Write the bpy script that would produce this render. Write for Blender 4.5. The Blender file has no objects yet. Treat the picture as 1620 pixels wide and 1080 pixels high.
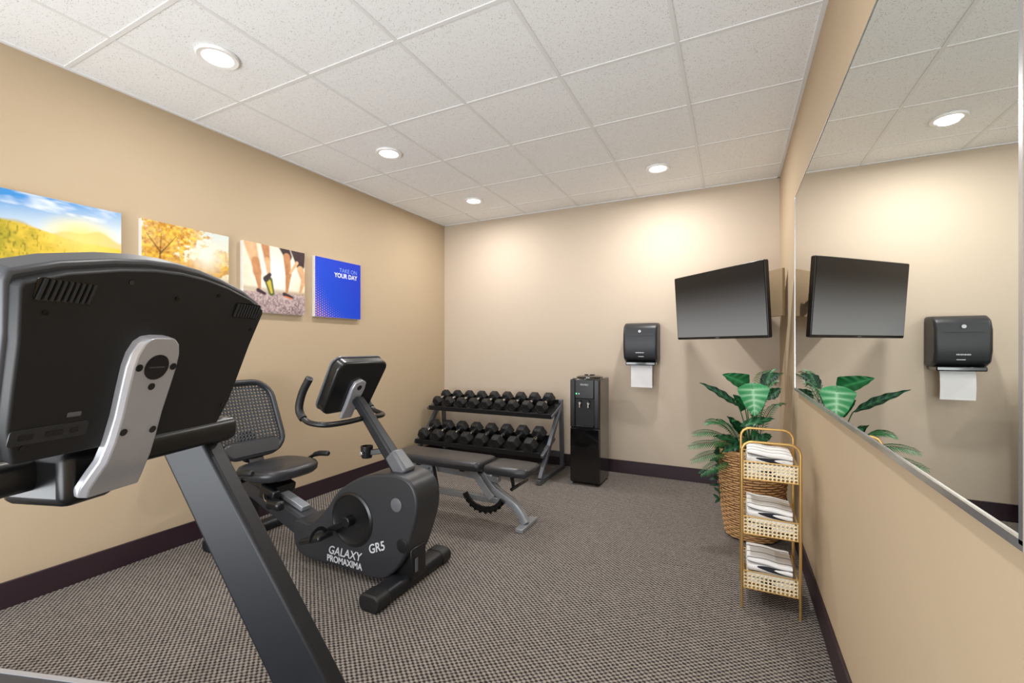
import bpy, bmesh, math, random
import numpy as np
from mathutils import Vector, Matrix
R = math.radians
rnd = random.Random(7)
COL = bpy.context.scene.collection
scene = bpy.context.scene
PI = math.pi

# ---------------------------------------------------------------- materials
def C(r, g, b):
    def f(c):
        c /= 255.0
        return c / 12.92 if c <= .04045 else ((c + .055) / 1.055) ** 2.4
    return (f(r), f(g), f(b), 1.0)

def mat(name, col, rough=.5, metal=0.0, var=.06, scale=30, bump=0.0, bscale=200, coat=0.0, spec=.5, emit=None, estr=0):
    m = bpy.data.materials.new(name); m.use_nodes = True
    nt = m.node_tree; b = nt.nodes['Principled BSDF']
    tc = nt.nodes.new('ShaderNodeTexCoord')
    nz = nt.nodes.new('ShaderNodeTexNoise'); nz.inputs['Scale'].default_value = scale; nz.inputs['Detail'].default_value = 3
    nt.links.new(tc.outputs['Object'], nz.inputs['Vector'])
    mx = nt.nodes.new('ShaderNodeMix'); mx.data_type = 'RGBA'
    mx.inputs[6].default_value = tuple(c * (1 - var) for c in col[:3]) + (1,)
    mx.inputs[7].default_value = tuple(min(1, c * (1 + var)) for c in col[:3]) + (1,)
    nt.links.new(nz.outputs['Fac'], mx.inputs[0])
    nt.links.new(mx.outputs[2], b.inputs['Base Color'])
    b.inputs['Roughness'].default_value = rough
    b.inputs['Metallic'].default_value = metal
    b.inputs['Specular IOR Level'].default_value = spec
    if coat: b.inputs['Coat Weight'].default_value = coat; b.inputs['Coat Roughness'].default_value = .05
    if bump:
        n2 = nt.nodes.new('ShaderNodeTexNoise'); n2.inputs['Scale'].default_value = bscale
        nt.links.new(tc.outputs['Object'], n2.inputs['Vector'])
        bp = nt.nodes.new('ShaderNodeBump'); bp.inputs['Strength'].default_value = bump; bp.inputs['Distance'].default_value = .002
        nt.links.new(n2.outputs['Fac'], bp.inputs['Height']); nt.links.new(bp.outputs['Normal'], b.inputs['Normal'])
    if emit:
        b.inputs['Emission Color'].default_value = emit; b.inputs['Emission Strength'].default_value = estr
    return m

def attr_mat(name, rough=.5, spec=.4, coat=0):
    m = bpy.data.materials.new(name); m.use_nodes = True
    nt = m.node_tree; b = nt.nodes['Principled BSDF']
    a = nt.nodes.new('ShaderNodeAttribute'); a.attribute_name = 'Col'
    nt.links.new(a.outputs['Color'], b.inputs['Base Color'])
    b.inputs['Roughness'].default_value = rough; b.inputs['Specular IOR Level'].default_value = spec
    if coat: b.inputs['Coat Weight'].default_value = coat
    return m

def math_node(nt, op, a, b=None, c=None):
    n = nt.nodes.new('ShaderNodeMath'); n.operation = op
    for i, v in enumerate((a, b, c)):
        if v is None: continue
        if isinstance(v, (int, float)): n.inputs[i].default_value = v
        else: nt.links.new(v, n.inputs[i])
    return n.outputs[0]

def carpet_mat():
    m = bpy.data.materials.new('patterned_carpet'); m.use_nodes = True
    nt = m.node_tree; b = nt.nodes['Principled BSDF']
    tc = nt.nodes.new('ShaderNodeTexCoord'); sp = nt.nodes.new('ShaderNodeSeparateXYZ')
    nt.links.new(tc.outputs['Object'], sp.inputs[0])
    nz = nt.nodes.new('ShaderNodeTexNoise'); nz.inputs['Scale'].default_value = 85; nz.inputs['Detail'].default_value = 1
    nt.links.new(tc.outputs['Object'], nz.inputs['Vector'])
    off = math_node(nt, 'MULTIPLY', math_node(nt, 'SUBTRACT', nz.outputs['Fac'], .5), .010)
    P = .0142
    x = math_node(nt, 'ADD', sp.outputs['X'], off); y = math_node(nt, 'SUBTRACT', sp.outputs['Y'], off)
    cx = math_node(nt, 'SINE', math_node(nt, 'MULTIPLY', x, PI / P)); cy = math_node(nt, 'SINE', math_node(nt, 'MULTIPLY', y, PI / (P * .8)))
    pr = math_node(nt, 'MULTIPLY', cx, cy)
    fine = nt.nodes.new('ShaderNodeTexNoise'); fine.inputs['Scale'].default_value = 420; fine.inputs['Detail'].default_value = 2
    nt.links.new(tc.outputs['Object'], fine.inputs['Vector'])
    pr2 = math_node(nt, 'ADD', pr, math_node(nt, 'MULTIPLY', math_node(nt, 'SUBTRACT', fine.outputs['Fac'], .5), 1.3))
    rp = nt.nodes.new('ShaderNodeValToRGB'); rp.color_ramp.elements[0].position = .22; rp.color_ramp.elements[1].position = .80
    rp.color_ramp.elements[0].color = C(50, 45, 48); rp.color_ramp.elements[1].color = C(156, 148, 140)
    nt.links.new(math_node(nt, 'MULTIPLY_ADD', pr2, .5, .5), rp.inputs[0])
    nt.links.new(rp.outputs[0], b.inputs['Base Color'])
    b.inputs['Roughness'].default_value = .95; b.inputs['Specular IOR Level'].default_value = .1
    bp = nt.nodes.new('ShaderNodeBump'); bp.inputs['Strength'].default_value = .4; bp.inputs['Distance'].default_value = .003
    nt.links.new(pr2, bp.inputs['Height']); nt.links.new(bp.outputs['Normal'], b.inputs['Normal'])
    return m

def tile_mat():
    m = bpy.data.materials.new('acoustic_tile'); m.use_nodes = True
    nt = m.node_tree; b = nt.nodes['Principled BSDF']
    tc = nt.nodes.new('ShaderNodeTexCoord')
    nz = nt.nodes.new('ShaderNodeTexNoise'); nz.inputs['Scale'].default_value = 190; nz.inputs['Detail'].default_value = 1
    nt.links.new(tc.outputs['Object'], nz.inputs['Vector'])
    rp = nt.nodes.new('ShaderNodeValToRGB')
    rp.color_ramp.elements[0].position = .62; rp.color_ramp.elements[1].position = .74
    rp.color_ramp.elements[0].color = C(243, 245, 247); rp.color_ramp.elements[1].color = C(180, 178, 175)
    nt.links.new(nz.outputs['Fac'], rp.inputs[0]); nt.links.new(rp.outputs[0], b.inputs['Base Color'])
    b.inputs['Roughness'].default_value = .95; b.inputs['Specular IOR Level'].default_value = .1
    return m

def towel_mat():
    m = bpy.data.materials.new('striped_towel'); m.use_nodes = True
    nt = m.node_tree; b = nt.nodes['Principled BSDF']
    tc = nt.nodes.new('ShaderNodeTexCoord'); sp = nt.nodes.new('ShaderNodeSeparateXYZ')
    nt.links.new(tc.outputs['Object'], sp.inputs[0])
    s = math_node(nt, 'SUBTRACT', sp.outputs['Y'], math_node(nt, 'MULTIPLY', sp.outputs['Z'], .5))
    s = math_node(nt, 'ADD', s, math_node(nt, 'MULTIPLY', sp.outputs['X'], -.12))
    md = math_node(nt, 'FRACT', math_node(nt, 'MULTIPLY', math_node(nt, 'ADD', s, 5.012), 1 / .072))
    f = math_node(nt, 'LESS_THAN', md, .10)
    mx = nt.nodes.new('ShaderNodeMix'); mx.data_type = 'RGBA'
    mx.inputs[6].default_value = C(240, 240, 240); mx.inputs[7].default_value = C(34, 38, 48)
    nt.links.new(f, mx.inputs[0]); nt.links.new(mx.outputs[2], b.inputs['Base Color'])
    b.inputs['Roughness'].default_value = .95
    nz = nt.nodes.new('ShaderNodeTexNoise'); nz.inputs['Scale'].default_value = 300
    nt.links.new(tc.outputs['Object'], nz.inputs['Vector'])
    bp = nt.nodes.new('ShaderNodeBump'); bp.inputs['Strength'].default_value = .4; bp.inputs['Distance'].default_value = .002
    nt.links.new(nz.outputs['Fac'], bp.inputs['Height']); nt.links.new(bp.outputs['Normal'], b.inputs['Normal'])
    return m

def tv_mat():     # screen emission ramps from black at the top to grey at the bottom
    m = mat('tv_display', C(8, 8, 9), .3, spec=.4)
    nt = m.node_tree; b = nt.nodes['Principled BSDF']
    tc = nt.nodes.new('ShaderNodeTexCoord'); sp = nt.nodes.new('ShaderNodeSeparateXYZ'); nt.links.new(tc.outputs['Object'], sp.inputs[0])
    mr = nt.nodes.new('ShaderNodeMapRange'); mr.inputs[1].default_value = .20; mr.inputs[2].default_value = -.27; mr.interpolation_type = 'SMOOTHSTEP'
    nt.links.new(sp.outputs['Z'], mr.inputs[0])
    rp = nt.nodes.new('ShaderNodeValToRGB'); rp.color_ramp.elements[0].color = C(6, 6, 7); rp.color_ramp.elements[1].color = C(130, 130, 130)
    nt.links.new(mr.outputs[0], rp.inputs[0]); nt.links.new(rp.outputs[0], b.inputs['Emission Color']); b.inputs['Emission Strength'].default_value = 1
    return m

M = dict(
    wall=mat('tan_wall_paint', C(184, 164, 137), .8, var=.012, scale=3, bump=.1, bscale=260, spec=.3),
    wallb=mat('brightened_tan_wall_paint', C(196, 181, 163), .8, var=.012, scale=3, bump=.1, bscale=260, spec=.3),  # copy of the tan paint, back wall's brightness put into its colour
    base=mat('dark_baseboard', C(44, 26, 35), .5, var=.12, scale=40),
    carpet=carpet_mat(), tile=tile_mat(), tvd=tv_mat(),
    tee=mat('ceiling_tee', C(230, 231, 232), .5, var=.02),
    white=mat('white_enamel', C(242, 242, 242), .4, var=.02),
    lens=mat('lamp_lens', C(255, 255, 255), .4, emit=(1, .99, .97, 1), estr=7),
    blk=mat('black_plastic', C(24, 25, 27), .5, var=.1, scale=60, bump=.12, bscale=700, spec=.4),
    blk2=mat('satin_black_plastic', C(18, 19, 21), .3, var=.1),
    gloss=mat('gloss_black', C(8, 8, 9), .12, var=.1, coat=.6),
    rub=mat('black_rubber', C(21, 22, 24), .5, var=.15, scale=80, bump=.3, bscale=500),
    char=mat('charcoal_plastic', C(40, 42, 46), .4, var=.08, bump=.1, bscale=600),
    rim=mat('dark_grey_shell', C(58, 60, 65), .38, var=.05),
    grey=mat('grey_plastic', C(92, 94, 99), .35, var=.05),
    sil=mat('silver_plastic', C(184, 186, 194), .28, metal=.45, var=.03),
    steel=mat('grey_powder_coat', C(92, 95, 101), .4, metal=.3, var=.05),
    bsteel=mat('silver_powder_coat', C(152, 155, 162), .36, metal=.35, var=.04),
    post=mat('post_graphite', C(30, 32, 37), .42, metal=.3, var=.06),
    chrome=mat('chrome', C(205, 206, 210), .15, metal=1, var=.03),
    vinyl=mat('black_vinyl', C(46, 47, 51), .30, var=.1, bump=.2, bscale=320),
    gold=mat('brushed_gold', C(208, 170, 104), .33, metal=.8, var=.06),
    lat=mat('pale_gold_lattice', C(244, 226, 188), .45, metal=.1, var=.05),
    paper=mat('paper_towel', C(248, 248, 250), .9, var=.02),
    board=mat('shadowed_tan', C(146, 124, 94), .6, var=.06, scale=15),  # tan with shadow put into its colour
    screen=mat('dark_screen', C(9, 9, 10), .3, var=.02, spec=.7),
    mirror=mat('mirror_glass', C(240, 244, 240), .0, metal=1, var=0),
    alu=mat('aluminium_channel', C(200, 203, 208), .25, metal=.9, var=.04),
    soil=mat('dark_soil', C(40, 30, 22), .95, var=.4, scale=60, bump=.6, bscale=80),
    canvas=mat('canvas_edge', C(225, 222, 215), .8, var=.03),
    print=attr_mat('canvas_print', .55, .3), leaf=attr_mat('leaf_surface', .42, .4),
    wtxt=mat('white_lettering', C(226, 228, 236), .5, var=0, emit=None),
    stxt=mat('silver_lettering', C(196, 198, 204), .4, var=0),
    btxt=mat('pale_blue_lettering', C(140, 168, 230), .5, var=0),
    green=mat('green_indicator', C(60, 220, 120), .4, emit=(.1, 1, .35, 1), estr=1),
    belt=mat('running_belt', C(26, 26, 27), .7, var=.15, bump=.3, bscale=400),
    towel=towel_mat(),
)
def rattan(nm, c):
    m = mat(nm, c, .55, var=.34, scale=70)
    nt = m.node_tree; b = nt.nodes['Principled BSDF']
    tc = nt.nodes.new('ShaderNodeTexCoord'); w = nt.nodes.new('ShaderNodeTexNoise')
    w.inputs['Scale'].default_value = 120
    nt.links.new(tc.outputs['Object'], w.inputs['Vector'])
    bp = nt.nodes.new('ShaderNodeBump'); bp.inputs['Strength'].default_value = .6; bp.inputs['Distance'].default_value = .003
    nt.links.new(w.outputs['Fac'], bp.inputs['Height']); nt.links.new(bp.outputs['Normal'], b.inputs['Normal'])
    return m
M['rattan'] = rattan('woven_rattan', C(196, 152, 104)); M['rattan2'] = rattan('dark_rattan', C(128, 88, 54))

# ---------------------------------------------------------------- mesh builder
def catmull(pts, n=6, closed=False):
    pts = [Vector(p) for p in pts]; out = []
    m = len(pts); rng = range(m if closed else m - 1)
    for i in rng:
        p1 = pts[i]; p2 = pts[(i + 1) % m]
        p0 = pts[(i - 1) % m] if (closed or i > 0) else p1 * 2 - p2
        p3 = pts[(i + 2) % m] if (closed or i + 2 < m) else p2 * 2 - p1
        for k in range(n):
            t = k / n
            out.append(.5 * ((2 * p1) + (-p0 + p2) * t + (2 * p0 - 5 * p1 + 4 * p2 - p3) * t * t + (-p0 + 3 * p1 - 3 * p2 + p3) * t ** 3))
    if not closed: out.append(pts[-1].copy())
    return out

def rrect(w, h, r, n=5):
    o = []
    for cx, cy, a0 in ((w / 2 - r, h / 2 - r, 0), (-w / 2 + r, h / 2 - r, 90), (-w / 2 + r, -h / 2 + r, 180), (w / 2 - r, -h / 2 + r, 270)):
        for k in range(n + 1):
            a = R(a0 + 90 * k / n); o.append((cx + r * math.cos(a), cy + r * math.sin(a)))
    return o

OFF = [Vector((0, 0, 0))]
class MB:
    def __init__(s): s.v = []; s.f = []; s.c = []
    def add(s, vs, fs, cols=None):
        b = len(s.v); s.v += [tuple(v) for v in vs]; s.f += [tuple(i + b for i in f) for f in fs]
        s.c += cols if cols else [(1, 1, 1, 1)] * len(vs)
        return s
    def box(s, c, d, rot=None):
        c = Vector(c); vs = []
        for x in (-1, 1):
            for y in (-1, 1):
                for z in (-1, 1):
                    p = Vector((x * d[0] / 2, y * d[1] / 2, z * d[2] / 2))
                    if rot is not None: p = rot @ p
                    vs.append(c + p)
        return s.add(vs, [(0, 1, 3, 2), (4, 6, 7, 5), (0, 4, 5, 1), (2, 3, 7, 6), (0, 2, 6, 4), (1, 5, 7, 3)])
    def b2(s, lo, hi):
        return s.box([(a + b) / 2 for a, b in zip(lo, hi)], [abs(b - a) for a, b in zip(lo, hi)])
    def bar(s, p, q, w, t, side=(0, 1, 0), w2=None, t2=None):
        p = Vector(p); q = Vector(q); d = (q - p).normalized(); sd = Vector(side); sd = (sd - d * sd.dot(d)).normalized(); up = d.cross(sd)
        w2 = w if w2 is None else w2; t2 = t if t2 is None else t2; vs = []
        for o, ww, tt in ((p, w, t), (q, w2, t2)):
            for a, b in ((-1, -1), (1, -1), (1, 1), (-1, 1)): vs.append(o + sd * ww / 2 * a + up * tt / 2 * b)
        return s.add(vs, [(3, 2, 1, 0), (4, 5, 6, 7), (0, 1, 5, 4), (1, 2, 6, 5), (2, 3, 7, 6), (3, 0, 4, 7)])
    def tube(s, pts, r, seg=12, closed=False, flat=1.0, ref=None):
        pts = [Vector(p) for p in pts]; n = len(pts); rings = []
        d0 = (pts[1] - pts[0]).normalized()
        u = Vector(ref) if ref else (Vector((0, 0, 1)) if abs(d0.z) < .9 else Vector((1, 0, 0)))
        for i in range(n):
            a = pts[(i - 1) % n] if (closed or i) else pts[i]; b = pts[(i + 1) % n] if (closed or i < n - 1) else pts[i]
            d = (b - a).normalized()
            if ref: u = Vector(ref)
            u = (u - d * u.dot(d)).normalized(); w = d.cross(u); rr = r[i] if isinstance(r, (list, tuple)) else r
            rings.append([pts[i] + u * rr * flat * math.cos(2 * PI * k / seg) + w * rr * math.sin(2 * PI * k / seg) for k in range(seg)])
        return s.loft(rings, closed=closed)
    def loft(s, rings, closed=False, caps=True, cols=None):
        m = len(rings[0]); n = len(rings); vs = [p for r in rings for p in r]; fs = []
        for i in range(n if closed else n - 1):
            j = (i + 1) % n
            for k in range(m):
                l = (k + 1) % m; fs.append((i * m + k, i * m + l, j * m + l, j * m + k))
        if not closed and caps: fs += [tuple(reversed(range(m))), tuple(range((n - 1) * m, n * m))]
        return s.add(vs, fs, cols)
    def cyl(s, p, q, r, r2=None, seg=20):
        return s.tube([p, q], [r, r if r2 is None else r2], seg)
    def lathe(s, prof, c=(0, 0, 0), seg=32, axis=None):
        A = axis if axis is not None else Matrix.Identity(3); c = Vector(c)
        return s.loft([[c + A @ Vector((max(r, .0003) * math.cos(2 * PI * k / seg), max(r, .0003) * math.sin(2 * PI * k / seg), z)) for k in range(seg)] for r, z in prof])
    def prism(s, out, fn, t0, t1):
        return s.loft([[fn(x, y, t0) for x, y in out], [fn(x, y, t1) for x, y in out]])
    def perf(s, fn, nu, nv, hole=.36, mask=None, seg=8):
        for i in range(nu):
            for j in range(nv):
                cu = (i + .5) / nu; cv = (j + .5) / nv
                if mask and not mask(cu, cv): continue
                vs = []
                for k in range(seg):
                    a = 2 * PI * k / seg; ca, sa = math.cos(a), math.sin(a); q = 1 / max(abs(ca), abs(sa))
                    vs.append(fn(cu + .5 * q * ca / nu, cv + .5 * q * sa / nv))
                for k in range(seg):
                    a = 2 * PI * k / seg; vs.append(fn(cu + hole * math.cos(a) / nu, cv + hole * math.sin(a) / nv))
                s.add(vs, [(k, (k + 1) % seg, seg + (k + 1) % seg, seg + k) for k in range(seg)])
        return s
    def build(s, name, m, parent=None, bevel=0, seg=2, smooth=35, sub=0, solid=0, off=None, label=None):
        off = OFF[0] if off is None else Vector(off)
        bm = bmesh.new(); vs = [bm.verts.new(Vector(v) - off) for v in s.v]; cl = s.c
        for f in s.f:
            try: bm.faces.new([vs[i] for i in f])
            except ValueError: pass
        bmesh.ops.recalc_face_normals(bm, faces=bm.faces)
        me = bpy.data.meshes.new(name); bm.to_mesh(me); bm.free()
        if any(c != (1, 1, 1, 1) for c in cl):
            at = me.color_attributes.new('Col', 'FLOAT_COLOR', 'POINT')
            at.data.foreach_set('color', np.array(cl, dtype=np.float32).ravel())
        for p in me.polygons: p.use_smooth = True
        me.set_sharp_from_angle(angle=R(smooth))
        me.materials.append(m)
        o = bpy.data.objects.new(name, me); COL.objects.link(o)
        if parent: o.parent = parent
        if solid:
            md = o.modifiers.new('solid', 'SOLIDIFY'); md.thickness = solid; md.offset = 0
        if bevel:
            md = o.modifiers.new('bevel', 'BEVEL'); md.width = bevel; md.segments = seg; md.limit_method = 'ANGLE'; md.angle_limit = R(30); md.harden_normals = False
        if sub:
            md = o.modifiers.new('sub', 'SUBSURF'); md.levels = sub; md.render_levels = sub
        if label: o['label'] = label
        return o

def tag(o, label, cat, group=None):
    o['label'] = label; o['category'] = cat
    if group: o['group'] = group
    return o
def thing(name, label, cat, loc=(0, 0, 0), rot=(0, 0, 0), group=None, rel=True):
    o = bpy.data.objects.new(name, None); COL.objects.link(o); o.location = loc; o.rotation_euler = rot
    o.empty_display_size = .05
    OFF[0] = Vector(loc) if rel else Vector((0, 0, 0))
    return tag(o, label, cat, group)
def struct(name, mb, m, bevel=0):
    OFF[0] = Vector((0, 0, 0)); o = mb.build(name, m, bevel=bevel); o['kind'] = 'structure'; return o

def text(name, body, size, M4, m, parent, ext=.001, bold=0, shear=0, align='CENTER', sx=1.0):
    cu = bpy.data.curves.new(name, 'FONT'); cu.body = body; cu.size = size; cu.extrude = ext; cu.offset = bold; cu.shear = shear
    cu.align_x = align; cu.resolution_u = 4
    t = bpy.data.objects.new('tmp', cu); COL.objects.link(t)
    bpy.context.view_layer.update()
    me = bpy.data.meshes.new_from_object(t.evaluated_get(bpy.context.evaluated_depsgraph_get()))
    bpy.data.objects.remove(t); bpy.data.curves.remove(cu)
    me.transform(M4 @ Matrix.Diagonal((sx, 1, 1, 1))); me.materials.clear(); me.materials.append(m); me.name = name
    o = bpy.data.objects.new(name, me); COL.objects.link(o)
    if parent: o.parent = parent
    return o

# ---------------------------------------------------------------- room
XL, XR, YB, YN, H = -3.19, .365, 4.53, -1.7, 2.766
CAMZ = 1.28
SA, CA = math.sin(R(26.5)), math.cos(R(26.5))
def at(px, py, d):      # a measured photo point at depth d, in room coordinates
    u = (px - 810) / 702
    return Vector(((-SA + CA * u) * d, (CA + SA * u) * d, CAMZ - (py - 548) / 702 * d))

struct('floor', MB().b2((XL - .1, YN, -.1), (XR + .1, YB + .1, 0)), M['carpet'])
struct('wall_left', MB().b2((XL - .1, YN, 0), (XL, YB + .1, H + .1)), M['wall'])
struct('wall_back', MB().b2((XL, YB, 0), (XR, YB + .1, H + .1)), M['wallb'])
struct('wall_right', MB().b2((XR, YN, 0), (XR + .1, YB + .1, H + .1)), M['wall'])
struct('ceiling', MB().b2((XL, YN, H), (XR, YB, H + .1)), M['tile'])
g = MB()
xs = [-.245 - .61 * k for k in range(5)]
ys = [4.185 - .626 * k for k in range(10)]
for x in xs: g.b2((x - .010, YN, H - .004), (x + .010, YB, H + .001))
for y in ys: g.b2((XL, y - .010, H - .0035), (XR, y + .010, H + .001))
g.b2((XL, YN, H - .007), (XL + .02, YB, H)); g.b2((XR - .02, YN, H - .007), (XR, YB, H)); g.b2((XL, YB - .02, H - .007), (XR, YB, H))
struct('trim_1', g, M['tee'])
bh = .13
struct('baseboard_left', MB().b2((XL, YN, 0), (XL + .012, YB, bh)), M['base'], .003)
struct('baseboard_back', MB().b2((XL + .012, YB - .012, 0), (XR - .012, YB, bh)), M['base'], .003)
struct('baseboard_right', MB().b2((XR - .012, YN, 0), (XR, YB, bh)), M['base'], .003)

# ---------------------------------------------------------------- ceiling lights
names = {0: 'nearest round recessed ceiling light above the landscape canvases', 1: 'round recessed ceiling light second from the back in the left row',
         2: 'round recessed ceiling light nearest the back left corner', 3: 'round recessed ceiling light above the black paper towel dispenser',
         4: 'added round ceiling light for fill in the near right tile, out of view'}
for i, (x, y) in enumerate(((-2.36, 1.36), (-2.36, 2.62), (-2.36, 3.86), (-.56, 3.84), (-.56, 1.0))):  # the last light is added out of view to brighten the room
    t = thing('recessed_light', names[i], 'ceiling light', (x, y, H - .008), group='recessed ceiling lights')
    MB().lathe([(.068, -.001), (.072, -.006), (.092, -.008), (.096, -.002), (.096, .006), (.068, .006), (.068, -.001)], (x, y, H - .008), 36).build('trim_ring', M['white'], t)
    MB().lathe([(0, -.003), (.05, -.004), (.067, -.001), (.067, .004), (0, .004)], (x, y, H - .008), 36).build('lens', M['lens'], t)
    l = bpy.data.lights.new('can_lamp', 'AREA'); l.shape = 'DISK'; l.size = .10; l.energy = (10, 12, 16, 25, 15)[i]; l.color = (1, .985, .965)
    lo = bpy.data.objects.new('can_lamp', l); COL.objects.link(lo); lo.location = (x, y, H - .03)
# added fill light behind the camera, unseen, brightening the ceiling
l = bpy.data.lights.new('added_fill', 'AREA'); l.shape = 'RECTANGLE'; l.size = 2.8; l.size_y = 1.2; l.energy = 88; l.color = (.94, .975, 1)
lo = bpy.data.objects.new('added_fill', l); COL.objects.link(lo); lo.location = (-1.4, -1.45, .7); lo.rotation_euler = (R(124), 0, 0)

# ---------------------------------------------------------------- mirror
YM0, YM1, ZM0, ZM1, XM = .826, 3.27, 1.018, 2.205, .345
t = thing('wall_mirror', 'large frameless wall mirror in thin aluminium channel on the right wall', 'mirror', (XR, 2.05, ZM0))
MB().b2((XM, YM0, ZM0), (XR, YM1, ZM1)).build('mirror_glass', M['mirror'], t)
f = MB()
f.b2((XM - .005, YM0 - .006, ZM0 - .008), (XR, YM1 + .004, ZM0)); f.b2((XM - .005, YM0 - .006, ZM0), (XM, YM1, ZM0 + .006))
f.b2((XM - .005, YM0 - .006, ZM0), (XR, YM0, ZM1 + .004)); f.b2((XM - .005, YM0, ZM0), (XM, YM0 + .004, ZM1))
f.b2((XM - .002, YM1, ZM0), (XR, YM1 + .004, ZM1 + .004)); f.b2((XM - .002, YM0, ZM1), (XR, YM1, ZM1 + .004))
f.build('frame', M['alu'], t)

# ---------------------------------------------------------------- canvas prints
def vnoise(U, W, s, seed):
    g = np.random.RandomState(seed).rand(s + 2, s + 2); x = np.clip(U, 0, .9999) * s; y = np.clip(W, 0, .9999) * s
    i = x.astype(int); j = y.astype(int); fx = x - i; fy = y - j; fx = fx * fx * (3 - 2 * fx); fy = fy * fy * (3 - 2 * fy)
    return (g[i, j] * (1 - fx) + g[i + 1, j] * fx) * (1 - fy) + (g[i, j + 1] * (1 - fx) + g[i + 1, j + 1] * fx) * fy
def fbm(U, W, s, seed): return vnoise(U, W, s, seed) * .5 + vnoise(U, W, s * 2, seed + 1) * .3 + vnoise(U, W, s * 4, seed + 2) * .2
def lin(c): return np.array(C(*c)[:3])
def mixc(a, b, t):
    t = np.clip(t, 0, 1)[..., None]; return a * (1 - t) + b * t
def full(U, c): return np.ones(U.shape + (3,)) * lin(c)
def cap(U, W, a, b, r0, r1):
    ax, ay = a; bx, by = b; dx, dy = bx - ax, by - ay; t = np.clip(((U - ax) * dx + (W - ay) * dy) / (dx * dx + dy * dy), 0, 1)
    return (r0 + (r1 - r0) * t) - np.hypot(U - ax - dx * t, W - ay - dy * t)
def ss(x, w=.012): return np.clip(x / w + .5, 0, 1)
def pic1(U, W):
    c = mixc(full(U, (226, 236, 236)), full(U, (62, 144, 214)), (W - .66) * 2.8 + (.5 - U) * .5)
    c = mixc(c, full(U, (244, 248, 250)), (fbm(U * .7 + W * .3, W * 2 % 1, 6, 3) - .52) * 3)
    c = mixc(c, full(U, (255, 238, 170)), 1.1 - np.hypot(U - .66, (W - .70) * 1.7) * 3.2)
    mt_ = .69 + .04 * np.sin(U * 9 + 1) - .02 * np.sin(U * 21) - W; c = mixc(c, mixc(full(U, (160, 160, 110)), full(U, (240, 200, 100)), U * 1.4), ss(mt_, .03) * .8)
    hill = .71 - .14 * U + .015 * np.sin(U * 8) - W
    gr_ = mixc(full(U, (150, 148, 30)), full(U, (250, 208, 74)), fbm(U, W, 14, 8) * 1.0 - .2 + U * 1.0)
    gr_ = mixc(gr_, full(U, (96, 100, 20)), (vnoise(U, W * .4, 80, 12) - .66) * 2 + (.3 - U) * .6)
    c = mixc(c, gr_, ss(hill, .02))
    c = mixc(c, full(U, (255, 230, 130)), (1 - np.hypot(U - .66, (W - .62) * 1.6) * 3.0) * .75)
    return c
def pic2(U, W):
    c = mixc(full(U, (252, 240, 206)), full(U, (196, 220, 232)), np.abs(W - .5) * 1.5 - .1)
    c = mixc(c, full(U, (170, 188, 192)), ss(.42 - W, .1) * .4)
    band = ss(.10 + .04 * np.sin(U * 11) + .05 * (U < .4) + (vnoise(U, W, 30, 7) - .5) * .07 - np.abs(W - .52), .03)
    c = mixc(c, mixc(full(U, (160, 104, 34)), full(U, (240, 184, 76)), fbm(U, W, 20, 2) * 1.3 - .1), band * .9)
    refl = ss(.08 + .03 * np.sin(U * 11) - np.abs(W - .34), .08); c = mixc(c, full(U, (206, 160, 84)), refl * .6)
    for cx, cy, r, k in ((.18, .82, .34, 1), (.42, .95, .26, .9), (.9, .66, .16, .7), (.20, .14, .28, .6)):
        d = 1 - np.hypot(U - cx, (W - cy) * 1.2) / r; c = mixc(c, mixc(full(U, (180, 106, 14)), full(U, (255, 212, 74)), fbm(U, W, 26, 6) * 1.6 - .25), ss(d + (fbm(U, W, 26, 11) - .5) * 1.9, .3) * .9 * k)
    for a, b in (((.18, .46), (.20, .86)), ((.19, .62), (.36, .86)), ((.19, .64), (.05, .84))): c = mixc(c, full(U, (92, 58, 20)), ss(cap(U, W, a, b, .010, .004)) * .8)
    c = mixc(c, full(U, (120, 84, 26)), ss(.12 - W + .07 * fbm(U, W, 12, 4), .05))
    c = mixc(c, full(U, (255, 252, 232)), 1 - np.hypot(U - .72, W - .66) * 4)
    return c
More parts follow.
